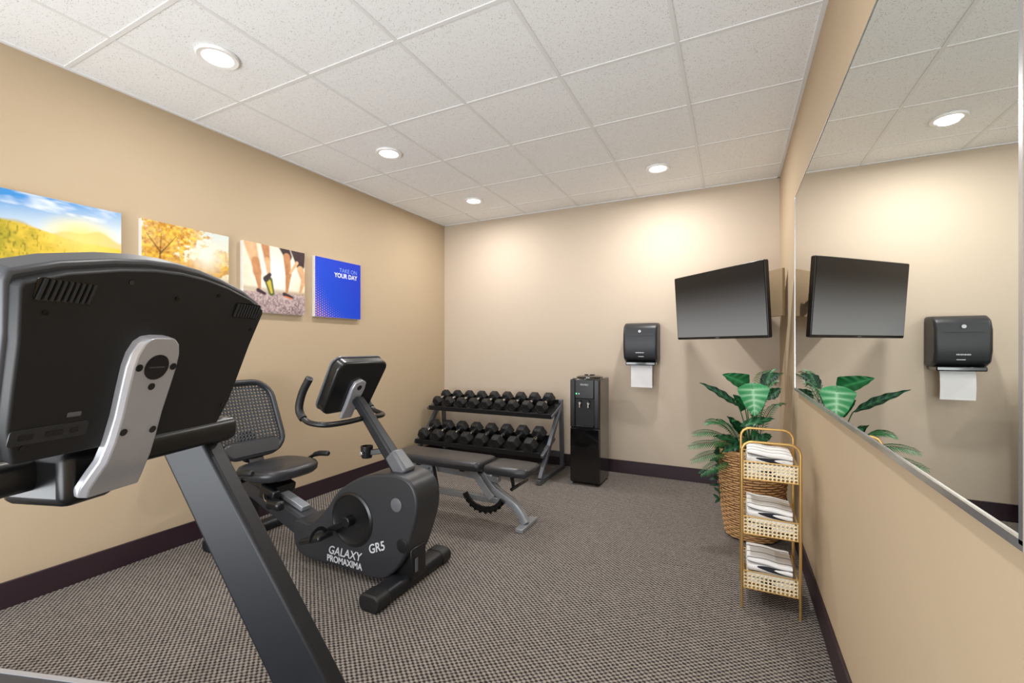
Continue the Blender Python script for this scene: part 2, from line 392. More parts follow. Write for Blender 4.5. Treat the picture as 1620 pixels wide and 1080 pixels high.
def pic3(U, W):
    c = mixc(full(U, (252, 242, 216)), full(U, (242, 214, 160)), fbm(U, W, 4, 2) * 1.4 - .3)
    c = mixc(c, full(U, (254, 254, 250)), 1.1 - np.hypot(U - .48, W - .62) * 1.8)
    road = .30 + .04 * U - W; c = mixc(c, mixc(full(U, (104, 86, 96)), full(U, (222, 196, 192)), fbm(U, W, 44, 9) * 1.4 - .15 + (W - .15)), ss(road, .04))
    c = mixc(c, full(U, (170, 140, 104)), ss(.03 - np.abs(W - .335), .04) * .5)
    sh_ = (fbm(U, W, 8, 21) - .5) * .9
    sk = mixc(full(U, (164, 100, 60)), full(U, (230, 170, 118)), .5 + sh_); lt = mixc(full(U, (206, 144, 96)), full(U, (250, 212, 166)), .5 + sh_)
    dk = mixc(full(U, (38, 26, 30)), full(U, (92, 64, 68)), .3 + sh_)
    c = mixc(c, lt, ss(cap(U, W, (.08, 1.05), (.18, .70), .10, .065), .03)); c = mixc(c, sk, ss(cap(U, W, (.18, .74), (.205, .58), .06, .065), .03)); c = mixc(c, sk, ss(cap(U, W, (.205, .60), (.24, .36), .06, .024), .02))
    c = mixc(c, sk, ss(cap(U, W, (.32, 1.05), (.36, .78), .07, .045), .03)); c = mixc(c, lt, ss(cap(U, W, (.36, .78), (.385, .58), .048, .028), .02))
    c = mixc(c, full(U, (84, 100, 50)), ss(cap(U, W, (.43, .30), (.38, .48), .045, .066), .02)); c = mixc(c, full(U, (220, 196, 76)), ss(cap(U, W, (.43, .31), (.385, .46), .018, .034), .02))
    c = mixc(c, full(U, (66, 52, 56)), ss(cap(U, W, (.34, .50), (.40, .57), .045, .028), .02))
    c = mixc(c, full(U, (66, 46, 54)), ss(cap(U, W, (.22, .32), (.32, .28), .03, .022), .02))
    c = mixc(c, dk, ss(cap(U, W, (.62, 1.05), (.70, .90), .09, .07), .03)); c = mixc(c, dk, ss(cap(U, W, (.88, 1.05), (.92, .80), .15, .08), .03))
    c = mixc(c, sk, ss(cap(U, W, (.68, .88), (.71, .62), .06, .052), .02)); c = mixc(c, sk, ss(cap(U, W, (.71, .62), (.68, .34), .05, .022), .02))
    c = mixc(c, lt, ss(cap(U, W, (.86, .82), (.74, .64), .026, .018), .02)); c = mixc(c, lt, ss(cap(U, W, (.92, .72), (.99, .56), .06, .05), .02)); c = mixc(c, lt, ss(cap(U, W, (.98, .56), (.92, .36), .045, .02), .02))
    c = mixc(c, full(U, (58, 44, 52)), ss(cap(U, W, (.64, .30), (.77, .265), .032, .022), .02))
    c = mixc(c, full(U, (236, 120, 60)), ss(cap(U, W, (.65, .272), (.77, .245), .009, .008)))
    return c
def pic4(U, W):
    c = mixc(full(U, (8, 84, 226)), full(U, (12, 50, 200)), W * .5 + U * .6)
    d = np.hypot(U - 1.12, W - 1.0); k = 24.0
    gx = (U * k) % 1 - .5; row = np.floor(U * k) % 2; gy = (W * k + row * .5) % 1 - .5
    rr = np.clip((d - .95) * .75, 0, .33)
    c = mixc(c, mixc(full(U, (120, 100, 220)), full(U, (246, 160, 120)), (d - 1.05) * 3.2), ss(rr - np.hypot(gx, gy), .12) * (d > .97))
    return c
def canvas(y0, fn, label, txt=False):
    z0, w = 1.535, .512
    t = thing('canvas_print', label, 'wall art', (XL, y0 + w / 2, z0))
    xf = XL + .034
    MB().b2((XL - .002, y0, z0), (xf, y0 + w, z0 + w)).build('canvas_wrap', M['canvas'], t, bevel=.002)
    n = 210; lu = np.linspace(0, 1, n); U, W = np.meshgrid(lu, lu, indexing='ij'); col = np.clip(fn(U, W), 0, 1) * .86
    vs = [(xf + .001, y0 + .001 + u * (w - .002), z0 + .001 + v * (w - .002)) for u in lu for v in lu]
    fs = [(i * n + j, (i + 1) * n + j, (i + 1) * n + j + 1, i * n + j + 1) for i in range(n - 1) for j in range(n - 1)]
    cols = [tuple(c) + (1.,) for c in col.reshape(-1, 3)]
    MB().add(vs, fs, cols).build('printed_image', M['print'], t)
    if txt:
        B = Matrix.Rotation(R(90), 4, 'Z') @ Matrix.Rotation(R(90), 4, 'X')
        for s, z, sz, bold, mm in (('TAKE ON', .412, .052, -.0005, M['btxt']), ('YOUR DAY', .362, .056, .0013, M['wtxt'])):
            text('lettering', s, sz, Matrix.Translation((.0352, w / 2 - .045, z)) @ B, mm, t, ext=.0005, bold=bold, align='RIGHT', sx=.93)
canvas(.772, pic1, 'square canvas print of blue sky over sunlit golden hills, behind the treadmill')
canvas(1.380, pic2, 'square canvas print of a golden autumn tree beside a pale lake')
canvas(1.994, pic3, 'square canvas print of two runners\' legs on a road')
canvas(2.606, pic4, 'square blue canvas print with dotted arc and white words', True)

# ---------------------------------------------------------------- treadmill
tr = thing('treadmill', 'black and silver treadmill in the left foreground, console back toward the viewer', 'treadmill', (-1.388, .390, 0), (0, 0, R(18)), rel=False)
def T(a, L, z): return Vector((a + 1.2, L - .8, z))
NB = Vector((.952, 0, -.307))
def CP(L, z, t): return T(-.93 + (z - 1.09) * .3226, L, z) + NB * t
def sym(half): return [(.8 + x, z) for x, z in half] + [(.8 - x, z) for x, z in reversed(half) if x > 0]
ho = sym([(.213, 1.088), (.232, 1.15), (.250, 1.30), (.265, 1.376), (.263, 1.393), (.20, 1.417), (.12, 1.436), (.06, 1.445), (0, 1.448)])
MB().prism(ho, CP, -.055, 0).build('console_housing', M['rim'], tr, bevel=.008, seg=3)
po = sym([(.207, 1.092), (.226, 1.15), (.242, 1.29), (.257, 1.372), (.254, 1.382), (.20, 1.404), (.12, 1.423), (.06, 1.432), (0, 1.435)])
MB().prism(po, CP, -.01, .02).build('console_back_panel', M['blk'], tr, bevel=.004, seg=2)
so = sym([(.18, 1.15), (.2, 1.36), (.1, 1.385), (0, 1.39)])
MB().prism(so, CP, -.06, -.052).build('display_screen', M['screen'], tr)
for sx in (-1, 1):
    L0 = .8 + .197 * sx; v = MB().prism([(L0 + x, 1.375 + y) for x, y in rrect(.084, .036, .006, 2)], CP, .019, .0212).build('vent', M['gloss'], tr)
    sl = MB()
    for k in range(9):
        x = L0 - .035 + k * .0088
        sl.bar(CP(x - .002, 1.359, .0225), CP(x + .003, 1.391, .0225), .0042, .004, side=(0, 1, 0))
    sl.build('louvre', M['char'], v)
for (x, z) in ((-.218, 1.34), (.228, 1.33), (-.10, 1.404), (.10, 1.402), (.205, 1.14), (-.2, 1.12), (.0, 1.385)):
    a = CP(.8 + x, z, .0195); MB().cyl(a, a + NB * .0025, .0045, seg=12).build('screw', M['gloss'], tr)
pp = MB().prism([(.635 + x, 1.138 + y) for x, y in rrect(.115, .026, .004, 2)], CP, .0195, .0215).build('port_plate', M['char'], tr)
for x, w in ((-.035, .02), (.005, .026), (.036, .012)): MB().prism([(.635 + x + a, 1.138 + b) for a, b in rrect(w, .009, .001, 1)], CP, .0215, .0225).build('port', M['gloss'], pp)
MB().prism([(.665 + a, 1.166 + b) for a, b in rrect(.022, .008, .001, 1)], CP, .0195, .0206).build('port_mark', M['grey'], tr)
LC = .776
secs = [(1.304, .014), (1.301, .031), (1.291, .043), (1.270, .051), (1.245, .053), (1.20, .051), (1.15, .048), (1.10, .049)]
pth = [(-.911 + (z - 1.09) * .3226, z, w) for z, w in secs] + [(-.923, 1.062, .052), (-.940, 1.035, .057), (-.954, 1.012, .061), (-.962, .994, .059)]
rings = []
for a, z, w in pth: rings.append([T(a, LC - w, z) + NB * 0, T(a, LC + w, z), T(a, LC + w, z) + NB * .014, T(a, LC + w * .84, z) + NB * .024, T(a, LC - w * .84, z) + NB * .024, T(a, LC - w, z) + NB * .014])
bk = MB().loft(rings).build('console_bracket', M['sil'], tr, bevel=.002, label='silver bracket')
def BP(x, z, t): return T(-.911 + (z - 1.09) * .3226, LC + x, z) + NB * (t + .024)
MB().prism([(x, 1.246 + y) for x, y in rrect(.050, .050, .0245, 6)], BP, -.001, .0012).build('round_badge', M['gloss'], bk)
for x, z in ((-.040, 1.246), (.040, 1.246), (0, 1.207), (-.035, 1.12), (.033, 1.115)): MB().prism([(x * .9 + a, z + b) for a, b in rrect(.014, .014, .0069, 4)], BP, -.001, .0012).build('bolt', M['gloss'], bk)
MB().prism([(x, 1.246 + y) for x, y in rrect(.034, .003, .001, 1)], BP, .001, .0016).build('badge_bar', M['rim'], bk)
MB().b2(T(-1.11, .70, .972), T(-.955, .80, 1.08)).build('pivot_knuckle', M['blk2'], tr, bevel=.02, seg=3)
MB().prism(rrect(.085, .066, .022, 4), lambda x, z, t: T(-1.06 + x, t, 1.037 + z), .39, 1.20).build('crossbar', M['blk2'], tr, bevel=.006)
for L in (.44, 1.165):
    MB().bar(T(-.585, L, .02), T(-1.165, L, 1.028), .062, .175, side=(0, 1, 0), t2=.14).build('upright', M['post'], tr, bevel=.012, seg=3)
    MB().b2(T(-1.19, L - .04, .998), T(-1.02, L + .04, 1.073)).build('upright_cap', M['blk2'], tr, bevel=.025, seg=3)
    MB().tube(catmull([T(-1.15, L, 1.035), T(-1.3, L, 1.045), T(-1.46, L, 1.05)], 6), .018, 12).build('handrail', M['rub'], tr)
    MB().b2(T(-2.35, L - .055, .06), T(-.72, L + .055, .2)).build('side_rail', M['char'], tr, bevel=.012)
    MB().b2(T(-2.3, L - .045, .2), T(-.78, L + .052, .206)).build('foot_strip', M['rim'], tr, bevel=.002)
    MB().b2(T(-2.3, L + .030, .206), T(-.78, L + .046, .209)).build('edge_trim', M['sil'], tr)
    MB().b2(T(-2.34, L - .05, 0), T(-2.22, L + .05, .06)).build('foot', M['rub'], tr, bevel=.01)
MB().b2(T(-2.32, .50, .10), T(-.78, 1.105, .185)).build('running_belt', M['belt'], tr, bevel=.02)
hd = [(-.85, .19), (-.80, .27), (-.6, .31), (-.42, .29), (-.32, .2), (-.30, .06), (-.85, .06)]
MB().prism(hd, lambda x, y, t: T(x, t, y), .48, 1.13).build('motor_cover', M['char'], tr, bevel=.02, seg=3)
MB().b2(T(-.66, .38, 0), T(-.5, 1.235, .07)).build('front_foot', M['blk2'], tr, bevel=.015)

# ---------------------------------------------------------------- recumbent bike
bi = thing('recumbent_bike', 'black recumbent exercise bike between the treadmill and the workout bench', 'exercise bike', (-2.2, 1.9, 0))
YS0, YS1 = 1.80, 2.0
def XZ(x, z, t): return Vector((x, t, z))
sh = catmull([(x, z, 0) for x, z in [(-2.32, .05), (-2.0, .038), (-1.72, .035), (-1.62, .07), (-1.53, .17), (-1.475, .30), (-1.44, .42), (-1.44, .51), (-1.48, .58), (-1.57, .608), (-1.72, .595), (-1.86, .55), (-2.00, .46), (-2.10, .34), (-2.22, .245), (-2.36, .235)]], 4, closed=True)
shr = MB().prism([(p.x, p.y) for p in sh], XZ, YS0, YS1).build('drive_shroud', M['char'], bi, bevel=.022, seg=4)
DC = Vector((-1.885, YS0, .325)); AY = Matrix(((1, 0, 0), (0, 0, -1), (0, 1, 0)))
MB().lathe([(.150, -.002), (.150, .004), (.138, .010), (.128, .004), (.06, .003), (0, .003)], DC, 44, AY).build('side_disc', M['blk2'], bi)
MB().lathe([(.036, 0), (.036, .004), (.028, .006), (0, .006)], (-1.57, YS0, .455), 24, AY).build('round_cap', M['grey'], shr)
MB().lathe([(.036, 0), (.036, .004), (.028, .006), (0, .006)], (-1.53, YS0, .25), 24, AY).build('round_cap', M['blk2'], shr)
MB().bar((-1.885, 1.765, .325), (-2.04, 1.765, .245), .018, .032, side=(0, 1, 0)).cyl((-1.885, 1.80, .325), (-1.885, 1.75, .325), .028).build('crank_arm', M['blk2'], bi, bevel=.004)
MB().bar((-1.885, 2.035, .325), (-1.73, 2.035, .405), .018, .032, side=(0, 1, 0)).cyl((-1.885, 2.0, .325), (-1.885, 2.05, .325), .028).build('crank_arm', M['blk2'], bi, bevel=.004)
for (x, y, z) in ((-2.04, 1.69, .235), (-1.73, 2.11, .405)):
    rt = Matrix.Rotation(R(-18), 3, 'Y')
    pd = MB().box((x, y, z), (.17, .10, .03), rt).box((x - .02, y, z - .01), (.1, .08, .03), rt).build('pedal', M['blk2'], bi, bevel=.008)
    MB().tube([Vector((x + .02, y, z)) + Vector((.0, .052 * math.cos(a), .055 * math.sin(a))) for a in [PI * k / 10 for k in range(11)]], .012, 6, flat=.25).build('pedal_strap', M['rub'], pd)
MB().prism(rrect(.115, .075, .03, 4), lambda x, z, t: Vector((-1.57 + x, t, .042 + z)), 1.66, 2.16).build('front_stabilizer', M['post'], bi, bevel=.004)
for y0, y1 in ((1.60, 1.69), (2.13, 2.21)): MB().prism(rrect(.13, .084, .036, 4), lambda x, z, t: Vector((-1.57 + x, t, .042 + z)), y0, y1).build('stabilizer_cap', M['rub'], bi, bevel=.008)
MB().b2((-1.66, 1.84, .05), (-1.50, 1.96, .22)).build('front_mount', M['blk2'], bi, bevel=.01)
MB().box((-1.495, 1.87, .13), (.004, .02, .07)).build('power_socket', M['grey'], bi)
MB().prism(rrect(.10, .07, .03, 4), lambda x, z, t: Vector((-2.93 + x, t, .036 + z)), 1.62, 2.18).build('rear_stabilizer', M['post'], bi, bevel=.006)
MB().bar((-2.93, 1.9, .05), (-2.93, 1.9, .40), .08, .09).build('rear_post', M['blk2'], bi, bevel=.01)
MB().bar((-2.20, 1.9, .13), (-3.02, 1.9, .40), .13, .15, side=(0, 1, 0), t2=.09).build('main_beam', M['char'], bi, bevel=.02, seg=3)
MB().bar((-2.38, 1.9, .275), (-2.98, 1.9, .455), .06, .03, side=(0, 1, 0)).build('slide_rail', M['bsteel'], bi, bevel=.004)
MB().box((-2.70, 1.9, .395), (.26, .16, .07), Matrix.Rotation(R(16), 3, 'Y')).box((-2.60, 1.81, .36), (.14, .05, .09), Matrix.Rotation(R(16), 3, 'Y')).build('seat_carriage', M['blk2'], bi, bevel=.012)
MB().tube(catmull([(-2.66, 1.82, .37), (-2.56, 1.76, .34), (-2.45, 1.74, .33)], 4), .011).build('seat_lever', M['chrome'], bi)
MB().b2((-2.52, 1.72, .30), (-2.40, 1.78, .36)).build('lever_knob', M['blk2'], bi, bevel=.02)
def sup(cx, cy, z, hx, hy, e=3.0, n=32):
    o = []
    for k in range(n):
        a = 2 * PI * k / n; c, s_ = math.cos(a), math.sin(a)
        o.append(Vector((cx + hx * math.copysign(abs(c) ** (2 / e), c), cy + hy * math.copysign(abs(s_) ** (2 / e), s_), z)))
    return o
MB().loft([sup(-2.68, 1.93, .44, .15, .16), sup(-2.68, 1.93, .445, .185, .20), sup(-2.68, 1.93, .46, .20, .215), sup(-2.68, 1.93, .49, .205, .22), sup(-2.68, 1.93, .508, .195, .21), sup(-2.68, 1.93, .516, .165, .18), sup(-2.68, 1.93, .512, .08, .09)]).build('seat_cushion', M['vinyl'], bi, smooth=60)
MB().loft([sup(-2.70, 1.93, .425, .12, .13), sup(-2.70, 1.93, .445, .15, .16)]).build('seat_pan', M['blk2'], bi)
def BR(y, v, t=0):   # y metres off centre, v 0..1 up
    return Vector((-2.885 - .17 * v + .6 * y * y + t, 1.895 + y * (1.10 - .12 * v), .54 + .50 * v - .1 * t))
MB().tube([BR(x, y / .51 + .5) for x, y in rrect(.41, .49, .12, 6)], .019, 12, closed=True, flat=1.2).build('backrest_frame', M['vinyl'], bi, smooth=60)
def inside(x, y, w, h, r):
    qx = abs(x) - w / 2 + r; qy = abs(y) - h / 2 + r
    return math.hypot(max(qx, 0), max(qy, 0)) + min(max(qx, qy), 0) - r < 0
MB().perf(lambda u, v: BR((u - .5) * .40, .2 + v * .78, -.006), 18, 18, .27, mask=lambda u, v: inside((u - .5) * .40, (.2 + v * .78 - .5) * .51, .40, .48, .12)).build('backrest_mesh', M['rim'], bi, solid=.005)
MB().prism(rrect(.37, .10, .045, 4), lambda x, y, t: BR(x, (y + .06) / .51 + .01, t), -.018, .018).build('lumbar_pad', M['vinyl'], bi, bevel=.012)
MB().prism(rrect(.12, .2, .04, 4), lambda x, y, t: BR(x, (y + .06) / .51, t), -.05, -.02).build('backrest_support', M['blk2'], bi, bevel=.008)
MB().bar((-2.84, 1.92, .40), (-2.92, 1.91, .58), .10, .03).build('backrest_post', M['blk2'], bi, bevel=.006)
for sgn in (-1, 1):
    yc = 1.93
    MB().tube(catmull([(-2.82, yc + .12 * sgn, .42), (-2.80, yc + .22 * sgn, .42), (-2.76, yc + .27 * sgn, .46), (-2.66, yc + .275 * sgn, .515), (-2.58, yc + .275 * sgn, .53)], 5), .013).build('seat_handle', M['blk2'], bi)
    MB().tube([(-2.67, yc + .275 * sgn, .512), (-2.62, yc + .275 * sgn, .526), (-2.54, yc + .275 * sgn, .533), (-2.53, yc + .275 * sgn, .533)], [.017, .019, .019, .012]).build('grip', M['rub'], bi)
MB().bar((-1.60, 1.9, .575), (-1.95, 1.9, .98), .075, .07, side=(0, 1, 0), w2=.06, t2=.05).build('console_mast', M['post'], bi, bevel=.012, seg=3)
MB().bar((-1.585, 1.9, .59), (-1.68, 1.9, .695), .095, .09, side=(0, 1, 0), w2=.082, t2=.076).build('mast_collar', M['grey'], bi, bevel=.015, seg=3)
NV = Vector((.87, 0, -.49)); UV = Vector((.49, 0, .87)); K0 = Vector((-1.975, 1.89, 1.06))
def KP(x, y, t): return K0 + Vector((0, x, 0)) + UV * y + NV * t
MB().prism([(x * (1 + y * .25), y) for x, y in rrect(.36, .335, .05, 5)], KP, -.03, .035).build('console', M['blk2'], bi, bevel=.014, seg=3)
MB().prism([(x * (1 + y * .25), y) for x, y in rrect(.37, .345, .055, 5)], KP, -.038, -.026).build('console_bezel', M['grey'], bi, bevel=.004)
MB().prism(rrect(.27, .22, .02, 3), KP, -.041, -.037).build('display_screen', M['screen'], bi)
br = [(-.040, -.20), (.040, -.20), (.042, -.10), (.048, 0), (.040, .045), (0, .062), (-.040, .045), (-.048, 0), (-.042, -.10)]
bb = MB().prism(br, KP, .03, .055).build('console_bracket', M['sil'], bi, bevel=.006, label='silver bracket')
MB().prism(rrect(.032, .032, .015, 4), lambda x, y, t: KP(x, y + .012, t), .054, .057).build('round_badge', M['gloss'], bb)
for sgn in (-1, 1):
    hb = catmull([(-1.88, 1.9, .875), (-1.90, 1.9 + .12 * sgn, .865), (-1.96, 1.9 + .22 * sgn, .86), (-2.06, 1.9 + .25 * sgn, .875), (-2.12, 1.9 + .25 * sgn, .93), (-2.10, 1.9 + .25 * sgn, 1.02), (-2.04, 1.9 + .25 * sgn, 1.11)], 6)
    MB().tube(hb, .015).build('handlebar', M['blk2'], bi)
    MB().tube(hb[20:], .021).build('handlebar_grip', M['rub'], bi)
MB().lathe([(0, .004), (.028, .004), (.032, .03), (.034, .07), (.029, .07), (.026, .012), (0, .012)], (-1.835, 1.86, .655), 20).build('bottle_holder', M['blk2'], bi)
MB().bar((-1.81, 1.865, .69), (-1.70, 1.89, .71), .02, .03).build('holder_arm', M['blk2'], bi, bevel=.003)
MB().cyl((-1.835, 1.828, .69), (-1.835, 1.808, .69), .014).build('adjustment_knob', M['chrome'], bi, bevel=.003)
def onside(x, z, rot=0): return Matrix.Translation(Vector((x, YS0 - .0008, z)) - Vector((-2.2, 1.9, 0))) @ Matrix.Rotation(R(90), 4, 'X') @ Matrix.Rotation(R(rot), 4, 'Z')
text('lettering', 'GALAXY', .066, onside(-1.945, .105, 1), M['stxt'], shr, bold=.0006, shear=.25, sx=.98)
text('lettering', 'PROMAXIMA', .050, onside(-1.945, .060, 0), M['stxt'], shr, bold=.0012, sx=.93)
text('lettering', 'GR5', .066, onside(-1.70, .185, 22), M['stxt'], shr, bold=.0008, shear=.2)

# ---------------------------------------------------------------- workout bench
be = thing('weight_bench', 'padded black adjustable workout bench with grey frame before the dumbbell rack', 'bench', (-1.87, 2.85, 0))
MB().loft([[Vector((x, 2.85 + a * s_, .415 + b * s2)) for a, b in rrect(.29, .07, .03, 4)] for x, s_, s2 in ((-2.45, .82, .6), (-2.435, .93, .9), (-2.40, 1, 1), (-2.0, 1.02, 1), (-1.66, 1, 1), (-1.63, .95, .9), (-1.62, .86, .6))]).build('back_pad', M['vinyl'], be, smooth=50)
MB().loft([[Vector((x, 2.85 + a * s_, .408 + b * s2)) for a, b in rrect(.27, .066, .028, 4)] for x, s_, s2 in ((-1.59, .86, .6), (-1.58, .95, .9), (-1.55, 1, 1), (-1.34, .97, 1), (-1.27, .88, .95), (-1.25, .74, .6))]).build('seat_pad', M['vinyl'], be, smooth=50)
MB().b2((-2.38, 2.83, .362), (-1.70, 2.87, .385)).b2((-2.2, 2.74, .365), (-2.16, 2.96, .385)).b2((-1.8, 2.74, .365), (-1.76, 2.96, .385)).build('pad_support', M['blk2'], be, bevel=.004)
MB().b2((-1.54, 2.80, .355), (-1.3, 2.90, .38)).build('pad_support', M['blk2'], be, bevel=.004)
MB().bar((-2.34, 2.85, .345), (-1.52, 2.85, .315), .05, .05, side=(0, 1, 0)).build('top_beam', M['bsteel'], be, bevel=.008)
fr = catmull([(-1.66, 2.85, .345), (-1.58, 2.85, .25), (-1.47, 2.85, .185), (-1.38, 2.85, .13), (-1.31, 2.85, .035)], 5)
f = MB(); rg = []
for i, p in enumerate(fr):
    d = (fr[min(i + 1, len(fr) - 1)] - fr[max(i - 1, 0)]).normalized(); n_ = Vector((-d.z, 0, d.x))
    rg.append([p + Vector((0, a, 0)) + n_ * b for a, b in rrect(.055, .06, .012, 2)])
f.loft(rg); f.build('front_leg', M['bsteel'], be)
MB().b2((-1.345, 2.74, .0), (-1.285, 3.0, .03)).build('front_foot', M['bsteel'], be, bevel=.006)
for y in (2.78, 2.92): MB().bar((-1.72, y, .385), (-1.55, y, .19), .012, .05, side=(0, 1, 0)).build('seat_bracket', M['bsteel'], be, bevel=.002)
MB().bar((-2.12, 2.85, .33), (-2.34, 2.85, .04), .05, .05, side=(0, 1, 0)).build('rear_leg', M['bsteel'], be, bevel=.008)
MB().b2((-2.375, 2.60, 0), (-2.315, 3.10, .05)).build('rear_foot', M['bsteel'], be, bevel=.01)
MB().bar((-2.25, 2.85, .16), (-1.48, 2.85, .16), .04, .045, side=(0, 1, 0)).build('lower_beam', M['bsteel'], be, bevel=.006)
ar = MB()
for k in range(9):
    a0 = R(200 + k * 15); p = Vector((-1.62 + .17 * math.cos(a0), 2.79, .25 + .15 * math.sin(a0))); a1 = R(215 + k * 15); q_ = Vector((-1.62 + .17 * math.cos(a1), 2.79, .25 + .15 * math.sin(a1)))
    ar.bar(p, q_, .016, .04, side=(0, 1, 0)); ar.box(q_ + Vector((.0, 0, -.02)), (.014, .016, .02))
ar.build('adjustment_ladder', M['blk2'], be)
MB().tube([(-1.36, 2.72, .30), (-1.36, 2.98, .30)], .012).bar((-1.38, 2.76, .385), (-1.36, 2.76, .29), .015, .02).build('support_strut', M['blk2'], be)
MB().bar((-2.06, 2.78, .37), (-2.02, 2.78, .20), .014, .02).build('support_strut', M['blk2'], be)

# ---------------------------------------------------------------- dumbbell rack
ra = thing('dumbbell_rack', 'two-tier grey steel dumbbell rack with black shelves against the back wall', 'rack', (-2.35, 4.1, 0))
XR0, XR1 = -3.06, -1.625
tiers = {'upper': ((4.06, .60), (4.35, .70)), 'lower': ((3.82, .27), (4.11, .37))}
for nm, ((y0, z0), (y1, z1)) in tiers.items():
    x0, x1 = XR0, XR1 + (.02 if nm == 'upper' else 0)
    MB().bar((x0, (y0 + y1) / 2, (z0 + z1) / 2 - .006), (x1, (y0 + y1) / 2, (z0 + z1) / 2 - .006), math.hypot(y1 - y0, z1 - z0), .01, side=(0, y1 - y0, z1 - z0)).build('shelf', M['blk2'], ra)
    MB().bar((x0 - .005, y0 - .004, z0 - .006), (x1 + .01, y0 - .004, z0 - .006), .014, .052, side=(0, 1, .3)).build('shelf_lip', M['blk'], ra, bevel=.003)
    MB().bar((x0 - .005, y1 + .006, z1 + .006), (x1 + .01, y1 + .006, z1 + .006), .014, .045, side=(0, 1, .3)).build('shelf_lip', M['blk'], ra, bevel=.003)
for x in (-3.09, -1.605):
    f = MB().bar((x, 3.76, .025), (x, 4.44, .025), .042, .045, side=(1, 0, 0)).bar((x, 3.80, .045), (x, 4.33, .66), .042, .045, side=(1, 0, 0)).bar((x, 4.40, .045), (x, 4.36, .73), .042, .042, side=(1, 0, 0))
    f.bar((x, 3.84, .245), (x, 4.16, .36), .034, .03, side=(1, 0, 0)).bar((x, 4.07, .58), (x, 4.38, .68), .034, .03, side=(1, 0, 0))
    f.build('side_frame', M['steel'], ra, bevel=.006)
MB().b2((-3.07, 4.39, .12), (-1.62, 4.42, .18)).build('rear_brace', M['steel'], ra, bevel=.004)

def dumbbell0():
    t = thing('dumbbell', '', 'dumbbell', (0, 0, 0)); r = .058; ap = r * .866
    for s_ in (-1, 1):
        y0 = .052 * s_; y1 = .128 * s_; rings = []
        for y, k in ((y0, .72), (y0 + .012 * s_, 1), (y1 - .014 * s_, 1), (y1, .78), (y1 + .001 * s_, .5), (y1 - .002 * s_, .46)):
            rings.append([Vector((r * k * math.cos(R(60 * j)), y, ap + r * k * math.sin(R(60 * j)))) for j in range(6)])
        MB().loft(rings).build('head', M['rub'], t, bevel=.003, smooth=25)
    MB().tube([(0, y, ap) for y in (-.055, -.03, 0, .03, .055)], [.013, .015, .0175, .015, .013], 12).build('handle', M['chrome'], t)
    return t
def dup(root, loc, rot, sc):
    r_ = root.copy(); COL.objects.link(r_); r_.location = loc; r_.rotation_euler = rot; r_.scale = (sc, sc, sc)
    for ch in list(root.children):
        c = ch.copy(); COL.objects.link(c); c.parent = r_
    return r_
d0 = dumbbell0(); used = False
ordn = ['leftmost', 'second from left', 'third from left', 'fourth from left', 'fifth from left', 'sixth from left', 'seventh from left', 'eighth from left', 'ninth from left']
sl_ang = math.atan2(.10, .29)
for nm, n, s0, s1 in (('upper', 9, .98, 1.16), ('lower', 8, 1.16, 1.3)):
    (y0, z0), (y1, z1) = tiers[nm]; xa, xb = (-2.985, -1.71) if nm == 'upper' else (-2.975, -1.72)
    for i in range(n):
        x = xa + (xb - xa) * i / (n - 1); sc_ = s0 + (s1 - s0) * i / (n - 1)
        tt = .5; loc = Vector((x, y0 + (y1 - y0) * tt, z0 + (z1 - z0) * tt)) + Vector((0, -math.sin(sl_ang), math.cos(sl_ang))) * .0005
        rot = (sl_ang, 0, 0)
        if not used: o = d0; o.location = loc; o.rotation_euler = rot; o.scale = (sc_,) * 3; used = True
        else: o = dup(d0, loc, rot, sc_)
        tag(o, '%s black hex dumbbell on the %s shelf of the rack' % (ordn[i], nm) if i < n - 1 else 'rightmost black hex dumbbell on the %s shelf of the rack' % nm, 'dumbbell', 'hex dumbbells on the %s rack shelf' % nm)

# ---------------------------------------------------------------- water cooler
wc = thing('water_cooler', 'glossy black freestanding water cooler between dumbbell rack and towel dispenser', 'water cooler', (-1.22, 4.12, 0))
x0, x1, yf, yb = -1.365, -1.085, 3.95, 4.30
MB().b2((x0, yf + .02, .015), (x1, yb, .985)).build('cabinet', M['gloss'], wc, bevel=.012, seg=3)
MB().b2((x0 + .002, yf, .03), (x1 - .002, yf + .02, .525)).build('door', M['gloss'], wc, bevel=.006)
MB().b2((x0 + .004, yf - .006, .535), (x0 + .05, yf + .02, .975)).b2((x1 - .05, yf - .006, .535), (x1 - .004, yf + .02, .975)).b2((x0 + .05, yf - .006, .80), (x1 - .05, yf + .02, .975)).build('front_panel', M['blk2'], wc, bevel=.006)
MB().b2((x0 + .05, yf + .012, .54), (x1 - .05, yf + .019, .80)).build('dispensing_recess', M['blk'], wc)
MB().b2((x0 + .05, yf - .035, .535), (x1 - .05, yf + .02, .555)).build('drip_tray', M['gloss'], wc, bevel=.004)
for x in (-1.265, -1.185):
    tp = MB().cyl((x, yf + .015, .76), (x, yf - .02, .76), .012).cyl((x, yf - .018, .77), (x, yf - .018, .72), .009).build('tap', M['chrome'], wc)
    MB().b2((x - .012, yf - .03, .77), (x + .012, yf - .002, .782)).build('tap_lever', M['blk2'], tp, bevel=.002)
MB().lathe([(.125, 0), (.125, .012), (.10, .022), (.05, .026), (.05, .034), (0, .036)], (-1.225, 4.12, .983), 32).build('top_cover', M['gloss'], wc)
MB().box((-1.30, yf - .007, .845), (.012, .003, .014)).build('indicator', M['green'], wc)
MB().box((-1.275, yf - .007, .845), (.012, .003, .014)).build('indicator', M['stxt'], wc)
text('lettering', 'PRIMO', .026, Matrix.Translation(Vector((-1.225, yf - .0065, .92)) - Vector((-1.22, 4.12, 0))) @ Matrix.Rotation(R(90), 4, 'X'), M['stxt'], wc)
